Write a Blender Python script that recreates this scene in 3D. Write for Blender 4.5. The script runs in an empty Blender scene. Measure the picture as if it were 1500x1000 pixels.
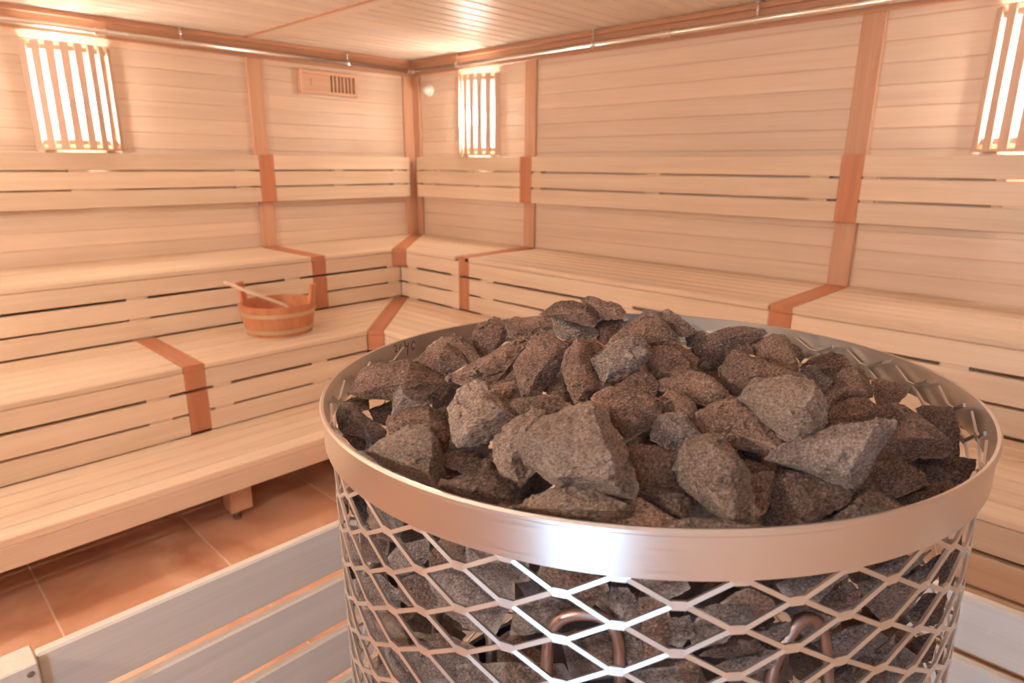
import bpy, bmesh, math, random
from mathutils import Vector, Matrix, noise

# ------------------------------------------------------------------ camera, world, light, exposure
scene = bpy.context.scene
COL = scene.collection
CAM = Vector((4.0, -3.08, 1.42))
FPX = 945.05                                     # focal length in pixels of the 1500x1000 frame
RIGHT = Vector((0.7165867788583752, 0.6974709593867076, 0.006135892564565892))
DOWN = Vector((0.1887430857011083, -0.1854322196473992, -0.964360378446078))
FWD = Vector((-0.6714755661715489, 0.6922060045454853, -0.26452109803524804))
cd = bpy.data.cameras.new('camera')
cd.sensor_width = 36.0
cd.lens = FPX / 1500 * 36
cd.clip_start = 0.02
cd.dof.use_dof = True
cd.dof.focus_distance = 0.62
cd.dof.aperture_fstop = 9.0
cam = bpy.data.objects.new('camera', cd)
COL.objects.link(cam)
m = Matrix.Identity(4)
for i in range(3):
    m[i][0] = RIGHT[i]; m[i][1] = -DOWN[i]; m[i][2] = -FWD[i]; m[i][3] = CAM[i]
cam.matrix_world = m
scene.camera = cam

world = bpy.data.worlds.new('world'); scene.world = world
world.use_nodes = True
bg = world.node_tree.nodes['Background']
bg.inputs[0].default_value = (0.62, 0.78, 1.0, 1); bg.inputs[1].default_value = 1.0

ld = bpy.data.lights.new('daylight', 'AREA')     # daylight falling through the glazed door behind the camera
ld.shape = 'RECTANGLE'; ld.size = 0.56; ld.size_y = 1.90
ld.energy = 27; ld.color = (0.42, 0.70, 1.0)
lo = bpy.data.objects.new('daylight', ld); COL.objects.link(lo)
lo.location = (4.43, -4.36, 1.08)
lo.rotation_euler = (math.radians(90), 0, 0)     # aims along +Y, into the room

scene.view_settings.view_transform = 'Standard'
scene.view_settings.look = 'None'
scene.view_settings.exposure = 0.02
scene.view_settings.gamma = 1.0
scene.view_settings.use_curve_mapping = False
scene.cycles.max_bounces = 8
scene.cycles.diffuse_bounces = 6
scene.cycles.adaptive_threshold = 0.02
scene.cycles.caustics_reflective = False
scene.cycles.caustics_refractive = False
scene.cycles.sample_clamp_indirect = 8.0

def ray(px, py):
    return (RIGHT * ((px - 750) / FPX) + DOWN * ((py - 500) / FPX) + FWD)

# ------------------------------------------------------------------ materials
def new_mat(name):
    mt = bpy.data.materials.new(name); mt.use_nodes = True
    nt = mt.node_tree; b = nt.nodes['Principled BSDF']
    return mt, nt, b

def N(nt, typ, **kw):
    n = nt.nodes.new(typ)
    for k, v in kw.items():
        setattr(n, k, v)
    return n

def wood(name, light, dark, rough=0.5, scale=1.0, var=0.10, bump=0.05):
    """grain runs along the local X axis of each board; every board varies a little"""
    mt, nt, b = new_mat(name); L = nt.links.new
    tc = N(nt, 'ShaderNodeTexCoord'); oi = N(nt, 'ShaderNodeObjectInfo')
    mp = N(nt, 'ShaderNodeMapping'); mp.inputs['Scale'].default_value = (1.2 * scale, 26 * scale, 26 * scale)
    off = N(nt, 'ShaderNodeVectorMath', operation='SCALE'); comb = N(nt, 'ShaderNodeCombineXYZ')
    L(oi.outputs['Random'], comb.inputs[0]); L(oi.outputs['Random'], comb.inputs[1]); L(oi.outputs['Random'], comb.inputs[2])
    L(comb.outputs[0], off.inputs[0]); off.inputs['Scale'].default_value = 37.0
    add = N(nt, 'ShaderNodeVectorMath', operation='ADD')
    L(tc.outputs['Object'], add.inputs[0]); L(off.outputs[0], add.inputs[1]); L(add.outputs[0], mp.inputs['Vector'])
    n1 = N(nt, 'ShaderNodeTexNoise'); n1.inputs['Scale'].default_value = 1.0; n1.inputs['Detail'].default_value = 5; n1.inputs['Distortion'].default_value = 0.6
    L(mp.outputs[0], n1.inputs['Vector'])
    mp2 = N(nt, 'ShaderNodeMapping'); mp2.inputs['Scale'].default_value = (4 * scale, 190 * scale, 190 * scale)
    L(add.outputs[0], mp2.inputs['Vector'])
    n2 = N(nt, 'ShaderNodeTexNoise'); n2.inputs['Scale'].default_value = 1.0; n2.inputs['Detail'].default_value = 3
    L(mp2.outputs[0], n2.inputs['Vector'])
    mixf = N(nt, 'ShaderNodeMath', operation='MULTIPLY_ADD'); mixf.inputs[1].default_value = 0.35
    L(n2.outputs[0], mixf.inputs[0]); 
    sc = N(nt, 'ShaderNodeMath', operation='MULTIPLY'); sc.inputs[1].default_value = 0.65
    L(n1.outputs[0], sc.inputs[0]); L(sc.outputs[0], mixf.inputs[2])
    cr = N(nt, 'ShaderNodeValToRGB'); e = cr.color_ramp.elements
    e[0].position = 0.30; e[0].color = (*dark, 1); e[1].position = 0.66; e[1].color = (*light, 1)
    L(mixf.outputs[0], cr.inputs[0])
    hs = N(nt, 'ShaderNodeHueSaturation'); L(cr.outputs[0], hs.inputs['Color'])
    mr = N(nt, 'ShaderNodeMapRange'); mr.inputs['To Min'].default_value = 1 - var; mr.inputs['To Max'].default_value = 1 + var * 0.6
    L(oi.outputs['Random'], mr.inputs[0]); L(mr.outputs[0], hs.inputs['Value'])
    L(hs.outputs[0], b.inputs['Base Color'])
    b.inputs['Roughness'].default_value = rough
    b.inputs['Specular IOR Level'].default_value = 0.35
    bp = N(nt, 'ShaderNodeBump'); bp.inputs['Strength'].default_value = bump; bp.inputs['Distance'].default_value = 0.002
    L(n2.outputs[0], bp.inputs['Height']); L(bp.outputs[0], b.inputs['Normal'])
    return mt

M = {}
M['seat'] = wood('light_seat_wood', (0.82, 0.665, 0.505), (0.71, 0.530, 0.380), 0.45)
M['wall'] = wood('wall_board_wood', (0.77, 0.615, 0.480), (0.68, 0.510, 0.385), 0.42, var=0.08)
M['ceil'] = wood('ceiling_board_wood', (0.88, 0.78, 0.67), (0.79, 0.67, 0.56), 0.42, var=0.06)
M['post'] = wood('post_wood', (0.66, 0.395, 0.260), (0.54, 0.295, 0.185), 0.5)
M['joint'] = wood('reddish_joint_wood', (0.57, 0.250, 0.135), (0.44, 0.170, 0.085), 0.5)
M['stave'] = wood('bucket_stave_wood', (0.62, 0.270, 0.135), (0.48, 0.175, 0.080), 0.45)
M['guard'] = wood('daylit_guard_wood', (0.79, 0.725, 0.64), (0.69, 0.61, 0.52), 0.35, var=0.05, bump=0.08)  # whitened beyond the other wood: some of the daylight is in the colour
M['slat'] = wood('lamp_slat_wood', (0.72, 0.52, 0.40), (0.62, 0.42, 0.31), 0.5, var=0.03)
M['crown'] = wood('crown_wood', (0.62, 0.335, 0.205), (0.50, 0.245, 0.140), 0.4)
M['vent'] = wood('vent_wood', (0.74, 0.48, 0.335), (0.64, 0.385, 0.255), 0.5)
M['ladle'] = wood('ladle_wood', (0.86, 0.70, 0.50), (0.76, 0.57, 0.38), 0.5)

def plain(name, col, rough=0.5, metal=0.0, emit=None, strength=0.0):
    mt, nt, b = new_mat(name)
    b.inputs['Base Color'].default_value = (*col, 1); b.inputs['Roughness'].default_value = rough; b.inputs['Metallic'].default_value = metal
    if emit:
        b.inputs['Emission Color'].default_value = (*emit, 1); b.inputs['Emission Strength'].default_value = strength
    return mt
M['chrome'] = plain('chrome', (0.90, 0.88, 0.85), 0.26, 1.0)
M['dark'] = plain('dark_cavity', (0.03, 0.018, 0.012), 0.9)
M['black'] = plain('black_rubber', (0.03, 0.03, 0.032), 0.5)
M['screw'] = plain('screw_steel', (0.35, 0.30, 0.26), 0.4, 1.0)
M['marker'] = plain('marker_ink', (0.10, 0.010, 0.012), 0.6)
M['white'] = plain('white_enamel', (0.82, 0.76, 0.70), 0.35)
M['backing'] = plain('lamp_backing', (0.85, 0.83, 0.80), 0.5)
M['bulb'] = plain('lit_bulb', (1, 1, 1), 0.3, 0.0, (1.0, 0.905, 0.785), 400.0)
M['bulb_fill'] = plain('lit_bulb_fill', (1, 1, 1), 0.3, 0.0, (1.0, 0.905, 0.785), 2150.0)  # stronger bulb for the added fill lamps out of view
M['element'] = plain('heating_element', (0.30, 0.20, 0.17), 0.38, 0.85)
M['hoop'] = plain('bucket_hoop', (0.66, 0.53, 0.37), 0.33, 0.75)
M['casing'] = plain('heater_casing', (0.05, 0.045, 0.05), 0.5, 0.6)
mt, nt, b = new_mat('door_glass')
tr = N(nt, 'ShaderNodeBsdfTransparent'); gl = N(nt, 'ShaderNodeBsdfGlossy'); gl.inputs['Roughness'].default_value = 0.02
mx = N(nt, 'ShaderNodeMixShader'); mx.inputs[0].default_value = 0.06
nt.links.new(tr.outputs[0], mx.inputs[1]); nt.links.new(gl.outputs[0], mx.inputs[2])
nt.links.new(mx.outputs[0], nt.nodes['Material Output'].inputs[0])
M['glass'] = mt

def steel(name, col, rough, scl):
    mt, nt, b = new_mat(name); L = nt.links.new
    b.inputs['Metallic'].default_value = 1.0; b.inputs['Base Color'].default_value = (*col, 1)
    tc = N(nt, 'ShaderNodeTexCoord'); mp = N(nt, 'ShaderNodeMapping'); mp.inputs['Scale'].default_value = scl
    L(tc.outputs['Object'], mp.inputs[0])
    n = N(nt, 'ShaderNodeTexNoise'); n.inputs['Scale'].default_value = 1; n.inputs['Detail'].default_value = 2; L(mp.outputs[0], n.inputs['Vector'])
    mr = N(nt, 'ShaderNodeMapRange'); mr.inputs['To Min'].default_value = rough - 0.05; mr.inputs['To Max'].default_value = rough + 0.08
    L(n.outputs[0], mr.inputs[0]); L(mr.outputs[0], b.inputs['Roughness'])
    bp = N(nt, 'ShaderNodeBump'); bp.inputs['Strength'].default_value = 0.015; bp.inputs['Distance'].default_value = 0.001
    L(n.outputs[0], bp.inputs['Height']); L(bp.outputs[0], b.inputs['Normal'])
    return mt
M['band'] = steel('brushed_steel_band', (0.76, 0.71, 0.66), 0.31, (6, 6, 900))
M['mesh'] = steel('steel_mesh', (0.72, 0.67, 0.62), 0.40, (60, 60, 60))

def stone_mat(name, c_lo, c_hi, fleck):
    mt, nt, b = new_mat(name); L = nt.links.new
    tc = N(nt, 'ShaderNodeTexCoord'); oi = N(nt, 'ShaderNodeObjectInfo')
    sc = N(nt, 'ShaderNodeVectorMath', operation='SCALE'); sc.inputs['Scale'].default_value = 11
    comb = N(nt, 'ShaderNodeCombineXYZ'); L(oi.outputs['Random'], comb.inputs[0]); L(oi.outputs['Random'], comb.inputs[1])
    L(comb.outputs[0], sc.inputs[0])
    add = N(nt, 'ShaderNodeVectorMath', operation='ADD'); L(tc.outputs['Object'], add.inputs[0]); L(sc.outputs[0], add.inputs[1])
    big = N(nt, 'ShaderNodeTexNoise'); big.inputs['Scale'].default_value = 28; big.inputs['Detail'].default_value = 8; big.inputs['Roughness'].default_value = 0.65
    L(add.outputs[0], big.inputs['Vector'])
    cr = N(nt, 'ShaderNodeValToRGB'); e = cr.color_ramp.elements
    e[0].position = 0.34; e[0].color = (*c_lo, 1); e[1].position = 0.68; e[1].color = (*c_hi, 1)
    L(big.outputs[0], cr.inputs[0])
    # pale mineral flecks and dark specks
    fl = N(nt, 'ShaderNodeTexNoise'); fl.inputs['Scale'].default_value = 620; fl.inputs['Detail'].default_value = 6; fl.inputs['Roughness'].default_value = 0.7; mpf = N(nt, 'ShaderNodeMapping'); mpf.inputs['Scale'].default_value = (1.0, 0.42, 1.25); mpf.inputs['Rotation'].default_value = (.5, .3, .8); L(add.outputs[0], mpf.inputs[0]); L(mpf.outputs[0], fl.inputs['Vector'])
    fr = N(nt, 'ShaderNodeMapRange'); fr.inputs['From Min'].default_value = 0.52; fr.inputs['From Max'].default_value = 0.72; fr.inputs['To Max'].default_value = 0.75; L(fl.outputs[0], fr.inputs[0])
    mix = N(nt, 'ShaderNodeMix', data_type='RGBA'); L(fr.outputs[0], mix.inputs['Factor']); L(cr.outputs[0], mix.inputs[6]); mix.inputs[7].default_value = (*fleck, 1)
    dr = N(nt, 'ShaderNodeMapRange'); dr.inputs['From Min'].default_value = 0.49; dr.inputs['From Max'].default_value = 0.34; dr.inputs['To Max'].default_value = 0.9; L(fl.outputs[0], dr.inputs[0])
    mixd = N(nt, 'ShaderNodeMix', data_type='RGBA'); L(dr.outputs[0], mixd.inputs['Factor']); L(mix.outputs[2], mixd.inputs[6]); mixd.inputs[7].default_value = (c_lo[0] * .30, c_lo[1] * .28, c_lo[2] * .32, 1)
    # pale convex edges: the light that edges catch, painted into the colour
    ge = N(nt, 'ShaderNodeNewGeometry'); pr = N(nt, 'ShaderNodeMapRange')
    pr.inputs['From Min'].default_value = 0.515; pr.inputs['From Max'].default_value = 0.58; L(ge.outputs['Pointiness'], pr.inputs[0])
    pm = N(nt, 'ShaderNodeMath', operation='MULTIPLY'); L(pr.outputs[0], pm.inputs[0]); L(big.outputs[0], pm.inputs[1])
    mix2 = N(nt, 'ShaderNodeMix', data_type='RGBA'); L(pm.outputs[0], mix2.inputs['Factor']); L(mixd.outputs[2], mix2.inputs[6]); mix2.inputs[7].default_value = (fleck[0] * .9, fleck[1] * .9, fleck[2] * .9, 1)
    hs = N(nt, 'ShaderNodeHueSaturation'); L(mix2.outputs[2], hs.inputs['Color'])
    mr = N(nt, 'ShaderNodeMapRange'); mr.inputs['To Min'].default_value = 0.78; mr.inputs['To Max'].default_value = 1.2
    L(oi.outputs['Random'], mr.inputs[0]); L(mr.outputs[0], hs.inputs['Value'])
    L(hs.outputs[0], b.inputs['Base Color'])
    b.inputs['Roughness'].default_value = 0.62; b.inputs['Specular IOR Level'].default_value = 0.45
    bm1 = N(nt, 'ShaderNodeTexNoise'); bm1.inputs['Scale'].default_value = 120; bm1.inputs['Detail'].default_value = 9; bm1.inputs['Roughness'].default_value = 0.72
    mpb = N(nt, 'ShaderNodeMapping'); mpb.inputs['Scale'].default_value = (1.0, 0.45, 1.3); L(add.outputs[0], mpb.inputs[0]); L(mpb.outputs[0], bm1.inputs['Vector'])
    bp = N(nt, 'ShaderNodeBump'); bp.inputs['Strength'].default_value = 1.0; bp.inputs['Distance'].default_value = 0.013
    L(bm1.outputs[0], bp.inputs['Height']); L(bp.outputs[0], b.inputs['Normal'])
    return mt
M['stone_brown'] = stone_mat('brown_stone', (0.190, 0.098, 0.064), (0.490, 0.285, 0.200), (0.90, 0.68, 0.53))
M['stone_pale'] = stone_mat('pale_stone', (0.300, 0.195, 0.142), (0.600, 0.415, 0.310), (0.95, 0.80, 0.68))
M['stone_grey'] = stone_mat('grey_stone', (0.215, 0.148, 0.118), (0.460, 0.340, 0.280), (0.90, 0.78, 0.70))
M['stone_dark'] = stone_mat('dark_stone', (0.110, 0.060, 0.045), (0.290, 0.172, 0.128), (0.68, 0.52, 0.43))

mt, nt, b = new_mat('floor_tile'); L_ = nt.links.new
tc = N(nt, 'ShaderNodeTexCoord'); oi = N(nt, 'ShaderNodeObjectInfo'); cb = N(nt, 'ShaderNodeCombineXYZ'); L_(oi.outputs['Random'], cb.inputs[0])
vs = N(nt, 'ShaderNodeVectorMath', operation='SCALE'); vs.inputs['Scale'].default_value = 9; L_(cb.outputs[0], vs.inputs[0])
va = N(nt, 'ShaderNodeVectorMath', operation='ADD'); L_(tc.outputs['Object'], va.inputs[0]); L_(vs.outputs[0], va.inputs[1])
n1 = N(nt, 'ShaderNodeTexNoise'); n1.inputs['Scale'].default_value = 3.2; n1.inputs['Detail'].default_value = 7; n1.inputs['Distortion'].default_value = 1.4; L_(va.outputs[0], n1.inputs['Vector'])
cr = N(nt, 'ShaderNodeValToRGB'); cr.color_ramp.elements[0].position = .33; cr.color_ramp.elements[0].color = (0.58, 0.28, 0.165, 1); cr.color_ramp.elements[1].position = .72; cr.color_ramp.elements[1].color = (0.84, 0.50, 0.335, 1)
L_(n1.outputs[0], cr.inputs[0]); L_(cr.outputs[0], b.inputs['Base Color']); b.inputs['Roughness'].default_value = 0.33
M['tile'] = mt
M['grout'] = plain('grout', (0.80, 0.62, 0.50), 0.8)

# ------------------------------------------------------------------ helpers
def obj(name, me, mat=None, parent=None, loc=None):
    o = bpy.data.objects.new(name, me)
    COL.objects.link(o)
    if mat is not None and not me.materials:
        me.materials.append(M[mat])
    if parent is not None:
        o.parent = parent
    if loc is not None:
        o.location = loc
    return o

def tag(o, label=None, cat=None, group=None, kind=None):
    if label: o['label'] = label
    if cat: o['category'] = cat
    if group: o['group'] = group
    if kind: o['kind'] = kind
    return o

def empty(name, loc=(0, 0, 0)):
    o = bpy.data.objects.new(name, None); COL.objects.link(o); o.location = loc
    o.empty_display_size = 0.1
    return o

_box = {}
def box_mesh(dx, dy, dz, bev, mat):
    key = (round(dx, 4), round(dy, 4), round(dz, 4), round(bev, 4), mat)
    if key in _box: return _box[key]
    bm = bmesh.new()
    bmesh.ops.create_cube(bm, size=1.0)
    for v in bm.verts:
        v.co.x *= dx; v.co.y *= dy; v.co.z *= dz
    if bev > 0:
        bmesh.ops.bevel(bm, geom=list(bm.edges), offset=min(bev, .45 * min(dx, dy, dz)), segments=1, affect='EDGES')
    me = bpy.data.meshes.new('box'); bm.to_mesh(me); bm.free()
    me.materials.append(M[mat]); _box[key] = me
    return me

def org(parent):
    o = Vector((0, 0, 0))
    while parent is not None:
        o += parent.location; parent = parent.parent
    return o

def beam(name, x, y, z, mat, parent=None, along='x', bev=0.002):
    """an axis-aligned board between two corners; local X is its length, so the grain follows it"""
    dx, dy, dz = x[1] - x[0], y[1] - y[0], z[1] - z[0]
    c = Vector(((x[0] + x[1]) / 2, (y[0] + y[1]) / 2, (z[0] + z[1]) / 2)) - org(parent)
    if along == 'x':
        o = obj(name, box_mesh(dx, dy, dz, bev, mat), None, parent, c)
    elif along == 'y':
        o = obj(name, box_mesh(dy, dx, dz, bev, mat), None, parent, c); o.rotation_euler = (0, 0, math.pi / 2)
    else:
        o = obj(name, box_mesh(dz, dy, dx, bev, mat), None, parent, c); o.rotation_euler = (0, math.pi / 2, 0)
    return o

def under(child, part):
    """makes child a sub-part of part (both hang on the same thing) without moving it"""
    child.parent = part
    child.matrix_parent_inverse = part.matrix_basis.inverted()
    return child

def prism(name, poly, z0, z1, mat, parent=None, ang=0.0, bev=0.002):
    """a flat board cut to any outline seen from above; ang = direction of its grain"""
    cx = sum(p[0] for p in poly) / len(poly); cy = sum(p[1] for p in poly) / len(poly)
    bm = bmesh.new(); c, s = math.cos(-ang), math.sin(-ang)
    pts = [((p[0] - cx) * c - (p[1] - cy) * s, (p[0] - cx) * s + (p[1] - cy) * c) for p in poly]
    h = (z1 - z0) / 2
    f = bm.faces.new([bm.verts.new((px, py, -h)) for px, py in pts])
    r = bmesh.ops.extrude_face_region(bm, geom=[f])
    for v in r['geom']:
        if isinstance(v, bmesh.types.BMVert): v.co.z += 2 * h
    bmesh.ops.recalc_face_normals(bm, faces=list(bm.faces))
    if bev > 0: bmesh.ops.bevel(bm, geom=list(bm.edges), offset=bev, segments=1, affect='EDGES')
    me = bpy.data.meshes.new(name); bm.to_mesh(me); bm.free()
    o = obj(name, me, mat, parent, Vector((cx, cy, (z0 + z1) / 2)) - org(parent)); o.rotation_euler = (0, 0, ang)
    return o

def lathe_mesh(prof, seg=32, close=False):
    bm = bmesh.new(); rings = []
    for r, z in prof:
        if r < 1e-6:
            rings.append([bm.verts.new((0, 0, z))] * seg)
        else:
            rings.append([bm.verts.new((r * math.cos(2 * math.pi * i / seg), r * math.sin(2 * math.pi * i / seg), z)) for i in range(seg)])
    n = len(rings)
    for a in range(n if close else n - 1):
        A, B = rings[a], rings[(a + 1) % n]
        for i in range(seg):
            j = (i + 1) % seg
            vs = []
            for v in (A[i], A[j], B[j], B[i]):
                if v not in vs: vs.append(v)
            if len(vs) > 2:
                try: bm.faces.new(vs)
                except ValueError: pass
    bmesh.ops.recalc_face_normals(bm, faces=list(bm.faces))
    me = bpy.data.meshes.new('lathe'); bm.to_mesh(me); bm.free()
    for p in me.polygons: p.use_smooth = True
    me.set_sharp_from_angle(angle=math.radians(40))
    return me

def tube_mesh(pts, r, seg=10, cap=True):
    bm = bmesh.new(); pts = [Vector(p) for p in pts]; rings = []; up = None
    for i, p in enumerate(pts):
        t = (pts[min(i + 1, len(pts) - 1)] - pts[max(i - 1, 0)]).normalized()
        if up is None:
            up = t.orthogonal().normalized()
        else:
            up = (up - t * up.dot(t)).normalized()
        w = t.cross(up)
        rings.append([bm.verts.new(p + (up * math.cos(2 * math.pi * k / seg) + w * math.sin(2 * math.pi * k / seg)) * r) for k in range(seg)])
    for a, b_ in zip(rings, rings[1:]):
        for k in range(seg):
            bm.faces.new((a[k], a[(k + 1) % seg], b_[(k + 1) % seg], b_[k]))
    if cap:
        bm.faces.new(rings[0][::-1]); bm.faces.new(rings[-1])
    me = bpy.data.meshes.new('tube'); bm.to_mesh(me); bm.free()
    for p in me.polygons: p.use_smooth = True
    return me

# ------------------------------------------------------------------ room shell
XE, YE, ZC = 5.25, -4.25, 2.125                   # far ends of the room, ceiling height
def slab(name, x, y, z, mat, along='x'):
    return tag(beam(name, x, y, z, mat, None, along, 0), kind='structure')
floor = slab('floor', (-.1, XE + .1), (YE - .1, .1), (-.12, -.0012), 'grout')
ceil = slab('ceiling', (-.1, XE + .1), (YE - .1, .1), (ZC + .014, ZC + .12), 'ceil')
wl = slab('wall_left', (-.12, -.014), (YE - .1, .1), (0, ZC + .014), 'wall')
wr = slab('wall_right', (-.1, XE + .1), (.014, .12), (0, ZC + .014), 'wall')
wo = slab('wall_far_right', (XE, XE + .1), (YE - .1, .1), (0, ZC + .014), 'wall', 'y')
wb = empty('wall_rear', (0, 0, 0)); tag(wb, kind='structure')   # wall with the glazed door
beam('panel', (-.1, 4.09), (YE - .1, YE), (0, ZC + .014), 'wall', wb)
beam('panel', (4.77, XE + .1), (YE - .1, YE), (0, ZC + .014), 'wall', wb)
beam('panel', (4.09, 4.77), (YE - .1, YE), (2.06, ZC + .014), 'wall', wb)
dr = empty('door_1', (4.43, YE, 0)); tag(dr, kind='structure')
for xx in ((4.09, 4.14), (4.72, 4.77)): beam('frame', xx, (YE - .08, YE), (0, 2.06), 'post', dr, 'z')
beam('frame', (4.14, 4.72), (YE - .08, YE), (2.01, 2.06), 'post', dr)
beam('frame', (4.14, 4.72), (YE - .08, YE), (0, .10), 'post', dr)
beam('pane', (4.14, 4.72), (YE - .05, YE - .042), (.10, 2.01), 'glass', dr, 'x', 0)

# floor tiles: joints as seen on the bare floor in front of the benches
P = .517
for i in range(-2, 8):
    y0 = -2.833 + P * (i - 2)
    for j, x0 in enumerate((-.05, 1.05, 2.95, 4.15)):
        x1 = (1.05, 2.95, 4.15, XE)[j]
        a, b_ = max(y0, YE), min(y0 + P, 0)
        if b_ - a < .05: continue
        beam('tile', (x0 + .003, x1 - .003), (a + .003, b_ - .003), (-.004, 0), 'tile', floor, 'x', .0004)

# wall boarding: rows of horizontal boards between vertical posts
PITCH = .0835
rows = [(.905 + PITCH * k, .905 + PITCH * (k + 1)) for k in range(-1, 14)]
for z0, z1 in rows:
    z1 = min(z1, 2.03)
    for ya, yb in ((YE, -1.20), (-1.19, -.06)):
        beam('board', (-.014, 0), (ya, yb), (z0, z1), 'wall', wl, 'y', .0035)
    for xa, xb in ((.05, 1.165), (1.17, 3.05), (3.06, XE)):
        beam('board', (xa, xb), (0, .014), (z0, z1), 'wall', wr, 'x', .0035)
# ceiling boards run along the vented wall, with one cross strip
cw = .096
for k in range(int(XE / cw) + 1):
    x0, x1 = k * cw, min((k + 1) * cw, XE)
    if x1 - x0 < .02: continue
    for ya, yb in ((YE, -1.235), (-1.15, 0)):
        beam('board', (x0 + .004, x1 - .004), (ya, yb), (ZC, ZC + .014), 'ceil', ceil, 'y', .006)
beam('cross_strip', (0, XE), (-1.228, -1.145), (ZC - .003, ZC + .010), 'ceil', ceil, 'x', .002)
beam('cross_strip_edge', (0, XE), (-1.250, -1.229), (ZC - .004, ZC + .010), 'crown', ceil, 'x', .002)

t = 0
def trim(x, y, z, mat, along):
    global t
    t += 1
    o = beam('trim_%d' % t, x, y, z, mat, None, along, .003); tag(o, kind='structure'); return o
trim((0, .018), (-1.238, -1.148), (.9, 2.02), 'post', 'z')
trim((1.125, 1.215), (-.018, 0), (.9, 2.02), 'post', 'z')
trim((3.01, 3.10), (-.018, 0), (.9, 2.02), 'post', 'z')
trim((0, .018), (-.105, -.018), (.9, 2.02), 'post', 'z')
trim((0, .085), (-.018, 0), (.9, 2.02), 'post', 'z')
# crown boards under the ceiling
trim((0, .022), (YE, -.0), (2.02, 2.10), 'crown', 'y')
trim((.022, XE), (-.022, 0), (2.02, 2.10), 'crown', 'x')
trim((0, .034), (YE, -.0), (2.10, 2.125), 'crown', 'y')
trim((.034, XE), (-.034, 0), (2.10, 2.125), 'crown', 'x')

# ------------------------------------------------------------------ benches
U, MD, LW = .64, 1.24, 1.66                       # front planes of the three tiers, measured from the walls
ZU, ZM, ZL = .907, .598, .295                     # seat heights
DG = .06                                          # half width of the mitre board along the axes
NOSE = .026
def seat_L(parent, xa, xb, z, segs, n, mitre):
    w = (xb - xa) / n
    for ya, yb in segs:
        for k in range(n):
            x0, x1 = xa + k * w + .0034, xa + (k + 1) * w - .0034
            if k == n - 1: x1 = xb
            if yb is None:
                prism('seat_slat', [(x0, ya), (x1, ya), (x1, -x1 - DG), (x0, -x0 - DG)], z - NOSE, z, 'seat', parent, math.pi / 2, .005)
            else:
                beam('seat_slat', (x0, x1), (ya, yb), (z - NOSE, z), 'seat', parent, 'y', .005)
def seat_R(parent, ya_, yb_, z, segs, n):
    w = (yb_ - ya_) / n
    for xa, xb in segs:
        for k in range(n):
            y0, y1 = -(ya_ + k * w + .0034), -(ya_ + (k + 1) * w - .0034)
            if k == n - 1: y1 = -yb_
            if xa is None:
                prism('seat_slat', [(-y0 + DG, y0), (-y1 + DG, y1), (xb, y1), (xb, y0)], z - NOSE, z, 'seat', parent, 0, .005)
            else:
                beam('seat_slat', (xa, xb), (y1, y0), (z - NOSE, z), 'seat', parent, 'x', .005)
G1, SL, GP = .1085, .0875, .0102                  # fascia depth below the seat, slat height, gap
def riser_L(parent, xf, ztop, segs, n, spacers):
    for ya, yb in segs:
        yb_f = -xf - DG if yb is None else yb
        beam('fascia', (xf - .024, xf - .0008), (ya, yb_f), (ztop - G1 + .003, ztop - NOSE - .0012), 'seat', parent, 'y', .0022)
        for k in range(n):
            za = ztop - G1 - GP - k * (SL + GP)
            beam('riser_slat', (xf - .024, xf - .001), (ya, -xf if yb is None else yb), (za - SL, za), 'seat', parent, 'y', .0022)
    for s0, s1 in spacers:
        for k in range(n + 1):
            za = ztop - G1 + .006 - k * (SL + GP)
            beam('spacer', (xf - .030, xf - .007), (s0, s1), (za - GP - .006, za), 'seat', parent, 'y', 0)
def riser_R(parent, yf, ztop, segs, n, spacers):
    for xa, xb in segs:
        xa_f = yf + DG if xa is None else xa
        beam('fascia', (xa_f, xb), (-yf + .0008, -yf + .024), (ztop - G1 + .003, ztop - NOSE - .0012), 'seat', parent, 'x', .0022)
        for k in range(n):
            za = ztop - G1 - GP - k * (SL + GP)
            beam('riser_slat', (yf if xa is None else xa, xb), (-yf + .001, -yf + .024), (za - SL, za), 'seat', parent, 'x', .0022)
    for s0, s1 in spacers:
        for k in range(n + 1):
            za = ztop - G1 + .006 - k * (SL + GP)
            beam('spacer', (s0, s1), (-yf + .007, -yf + .030), (za - GP - .006, za), 'seat', parent, 'x', 0)
YA = -4.2
def mitre(parent, a, b_, z):
    prism('mitre_board', [(a, -a - DG), (a + DG, -a), (b_ + DG, -b_), (b_, -b_ - DG)], z - NOSE, z + .0012, 'joint', parent, -math.pi / 4)
    # its front face, cut across the inner corner
    d = .022 / math.sqrt(2)
    prism('mitre_fascia', [(b_, -b_ - DG), (b_ + DG, -b_), (b_ + DG - d, -b_ + d), (b_ - d, -b_ - DG + d)], z - G1 + .001, z - NOSE - .0005, 'joint', parent, math.pi / 4)

ul = tag(empty('sauna_bench', (.3, -2.1, ZU - .3)), 'top tier bench of pale boards along the wall with the vent', 'bench')
seat_L(ul, .002, U, ZU, ((YA, -1.252), (-1.167, None)), 7, True)
prism('joint_board', [(.002, -1.236), (U, -1.252), (U, -1.167), (.002, -1.150)], ZU - NOSE, ZU + .0012, 'joint', ul, 0)
riser_L(ul, U, ZU, ((YA, -1.252), (-1.167, None)), 2, ((-2.21, -2.12), (-1.42, -1.33), (-.735, -.65), (-3.0, -2.91)))
beam('joint_board', (U - .022, U + .001), (-1.252, -1.167), (ZU - G1 + .003, ZU - NOSE), 'joint', ul, 'z')
beam('joint_board', (U - .022, U + .001), (-1.252, -1.167), (ZM + .008, ZU - G1 - GP), 'joint', ul, 'z')
mitre(ul, .012, U, ZU)

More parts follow.
